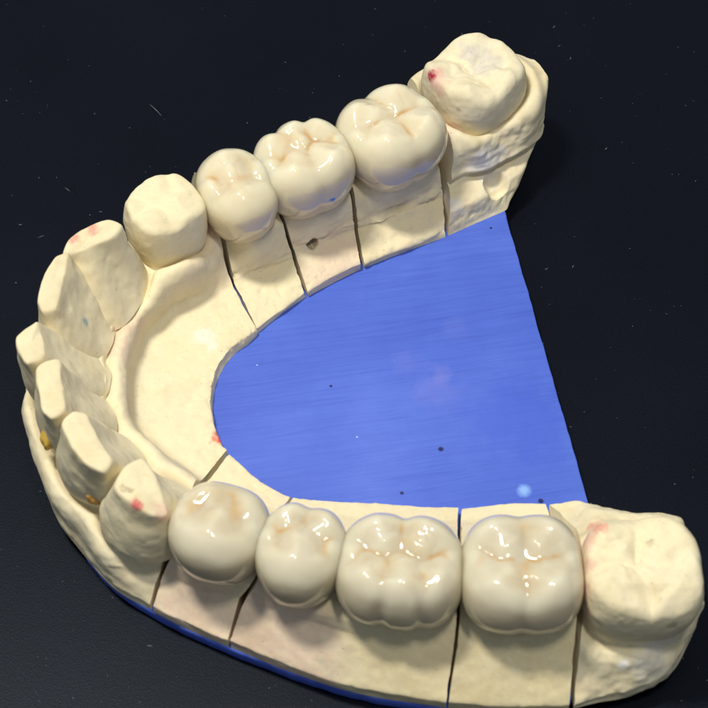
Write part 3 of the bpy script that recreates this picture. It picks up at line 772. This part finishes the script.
# bits of wax left between the front teeth
def blob(name, c, r, mat, parent, seed):
    D = DIRS[::1]
    bm = bmesh.new(); bmesh.ops.create_icosphere(bm, subdivisions=4, radius=1.0)
    P = np.array([v.co[:] for v in bm.verts]); F = [tuple(v.index for v in f.verts) for f in bm.faces]; bm.free()
    V = np.asarray(c)+P*np.asarray(r)*(1+.25*fbm(P, .7, seed, 3))[:, None]
    return mesh_obj(name, V, F, mat, parent)
w1 = blob('wax_plug', at(49, 438, 11.6), (.75, 1.0, 1.1), M_WAX, rF, 5); w1['label'] = 'yellow wax plug between two front teeth'
w2 = blob('wax_plug', at(96, 496, 11.2), (1.0, .8, .9), M_WAX2, rF, 6); w2['label'] = 'amber wax plug beside the canine'

# ------------------------------------------------------------------ blue base plate
def base_plate():
    nr = [np.array(r) for r in RIMS]
    A, B, Cc, D, Fr, G, H, I, J = nr
    chain = [at(588, 500, 3), at(600, 560, 3), at(606, 640, 3)]
    for r in (Cc[::-1], B[::-1], A[::-1], Fr):
        chain += list(r)
    for r in (G, H, I, J[:2]): chain += list(r)
    P = np.array(chain)[:, :2]
    mid = at(330, 370, 3)[:2]
    # inset
    out = []
    for i, p in enumerate(P):
        if i < 3: out.append(p); continue
        d = (mid-p)/np.linalg.norm(mid-p)
        out.append(p+d*(-.12 if p[1] < -12 and p[0] > -27 else 1.2))
    out.append(at(490, 195, 3)[:2]); out.append(at(505, 211, 3)[:2])
    return np.array(out)
BP = base_plate()
# smooth resample of the outline
pts = []
for i in range(len(BP)):
    a, b = BP[i], BP[(i+1) % len(BP)]
    n = max(1, int(np.linalg.norm(b-a)/.5))
    for k in range(n): pts.append(a+(b-a)*k/n)
pts = np.array(pts)
corner_keep = [at(505, 211, 3)[:2], at(588, 500, 3)[:2]]
w = np.array([min(np.linalg.norm(p-c) for c in corner_keep) for p in pts]); w = np.clip((w-.5)/4, 0, 1)[:, None]
for _ in range(30):
    pts = pts + .5*w*(.5*(np.roll(pts, 1, 0)+np.roll(pts, -1, 0))-pts)
n = len(pts)
tg = np.roll(pts, -1, 0)-np.roll(pts, 1, 0); nrm = np.stack([tg[:, 1], -tg[:, 0]], 1); nrm /= np.linalg.norm(nrm, axis=1)[:, None]
area = .5*np.sum(pts[:, 0]*np.roll(pts[:, 1], -1)-np.roll(pts[:, 0], -1)*pts[:, 1])
if area < 0: nrm = -nrm
rough_e = fbm(np.c_[pts, np.zeros(n)], 1.2, 8, 4)*.12
mid_pt = at(340, 380, 3)[:2]
layers = [(0., -.14, 3.0), (0., -.05, 2.97), (0., 0., 2.88), (0., -.06, 2.2), (0., -.14, 1.5), (0., -.3, ZT)]
V = np.vstack([np.c_[pts+nrm*(o+rough_e[:, None]*(1 if i > 0 else .6)), np.full(n, z)] for i, (_, o, z) in enumerate(layers)])
V = np.vstack([V, [[*mid_pt, 3.0]]]); F = [(j, (j+1) % n, len(V)-1) for j in range(n)]
for L in range(len(layers)-1):
    for j in range(n):
        a = L*n+j; b = L*n+(j+1) % n; F.append((a, b, b+n, a+n))
F.append(tuple((len(layers)-1)*n+j for j in range(n)))
plate = mesh_obj('base_plate', V, F, M_BLUE, origin=BLUE_ORIGIN, sharp_angle=math.radians(50))
tag(plate, 'flat blue stone base plate filling the arch beneath the plaster sections', 'base plate')

# ------------------------------------------------------------------ table top and its lint
G_ = 700.0
tb = mesh_obj('table_top', [(-G_, -G_, ZT), (G_, -G_, ZT), (G_, G_, ZT), (-G_, G_, ZT)], [(0, 1, 2, 3)], M_TAB, origin=(0, 0, ZT))
tag(tb, kind='structure')
LV, LF = [], []
def fibre(px, py, ang, ln, wd, bend):
    p = at(px, py, ZT); K = 7; i0 = len(LV)
    x = np.array([p[0], p[1]]); a = ang
    for k in range(K):
        d = np.array([math.cos(a), math.sin(a)]); q = np.array([-d[1], d[0]])
        ww = wd*(1-.75*abs(k/(K-1)-.5)*2)
        LV.append((*(x+q*ww), ZT+.05)); LV.append((*(x), ZT+.05+wd)); LV.append((*(x-q*ww), ZT+.05))
        x = x+d*ln/(K-1); a += bend/(K-1)
    for k in range(K-1):
        a_ = i0+3*k; LF.append((a_, a_+1, a_+4, a_+3)); LF.append((a_+1, a_+2, a_+5, a_+4))
for (px, py, ang, ln) in [(65, 188, -.6, .8), (99, 212, .1, .35), (38, 238, .5, .7), (19, 225, 0, .3), (15, 283, 0, .2), (150, 105, -.8, 2.2), (558, 47, .9, .4), (570, 60, 1.2, .5), (553, 28, .8, .4), (605, 150, 1, .4), (545, 270, .6, .4), (572, 268, .9, .4), (147, 646, .1, .5)]:
    fibre(px, py, ang, ln, random.uniform(.015, .03), random.uniform(-.5, .5))
for _ in range(320):
    px, py = random.uniform(-10, 720), random.uniform(-10, 720)
    fibre(px, py, random.uniform(0, 6.28), random.choice([.05, .06, .08, .12, .18]), random.uniform(.012, .03), random.uniform(-1.5, 1.5))
lint = mesh_obj('lint_specks', LV, LF, M_LINT, origin=(0, 0, ZT))
tag(lint, 'tiny pale lint specks and fibres scattered over the black table top', 'lint', kind='stuff')

# ------------------------------------------------------------------ camera
cd = bpy.data.cameras.new('camera'); cam = bpy.data.objects.new('camera', cd); col.objects.link(cam)
cam.location = W(CAM); cam.rotation_euler = (TILT, 0, 0)
cd.sensor_width = 36.0; cd.sensor_fit = 'HORIZONTAL'; cd.lens = 36.0*FPX/708.0
cd.clip_start = .1; cd.clip_end = 500
cd.dof.use_dof = True; cd.dof.focus_distance = 18.7; cd.dof.aperture_fstop = cd.lens/1000.0/.11
scene.camera = cam

# ------------------------------------------------------------------ light
def area(name, loc, target, size, power, rgb, sy=None):
    l = bpy.data.lights.new(name, 'AREA'); l.energy = power; l.color = rgb; l.size = size
    if sy: l.shape = 'RECTANGLE'; l.size_y = sy
    o = bpy.data.objects.new(name, l); col.objects.link(o); o.location = loc
    o.rotation_euler = (Vector(target)-Vector(loc)).to_track_quat('-Z', 'Y').to_euler()
    return o
area('lamp_main', (-9, .8, 33.5), (0, 0, 0), 2.9, 10500, (1, .97, .875), 5.6)
area('lamp_second', (4, -8, 33), (0, 0, 0), 2.4, 3300, (1, .97, .89), 4.5)
w_ = bpy.data.worlds.new('World'); scene.world = w_; w_.use_nodes = True
bg = w_.node_tree.nodes['Background']; bg.inputs[0].default_value = (.75, .86, 1.0, 1); bg.inputs[1].default_value = .29

scene.view_settings.view_transform = 'Standard'; scene.view_settings.look = 'None'
scene.view_settings.exposure = 0; scene.view_settings.gamma = 1
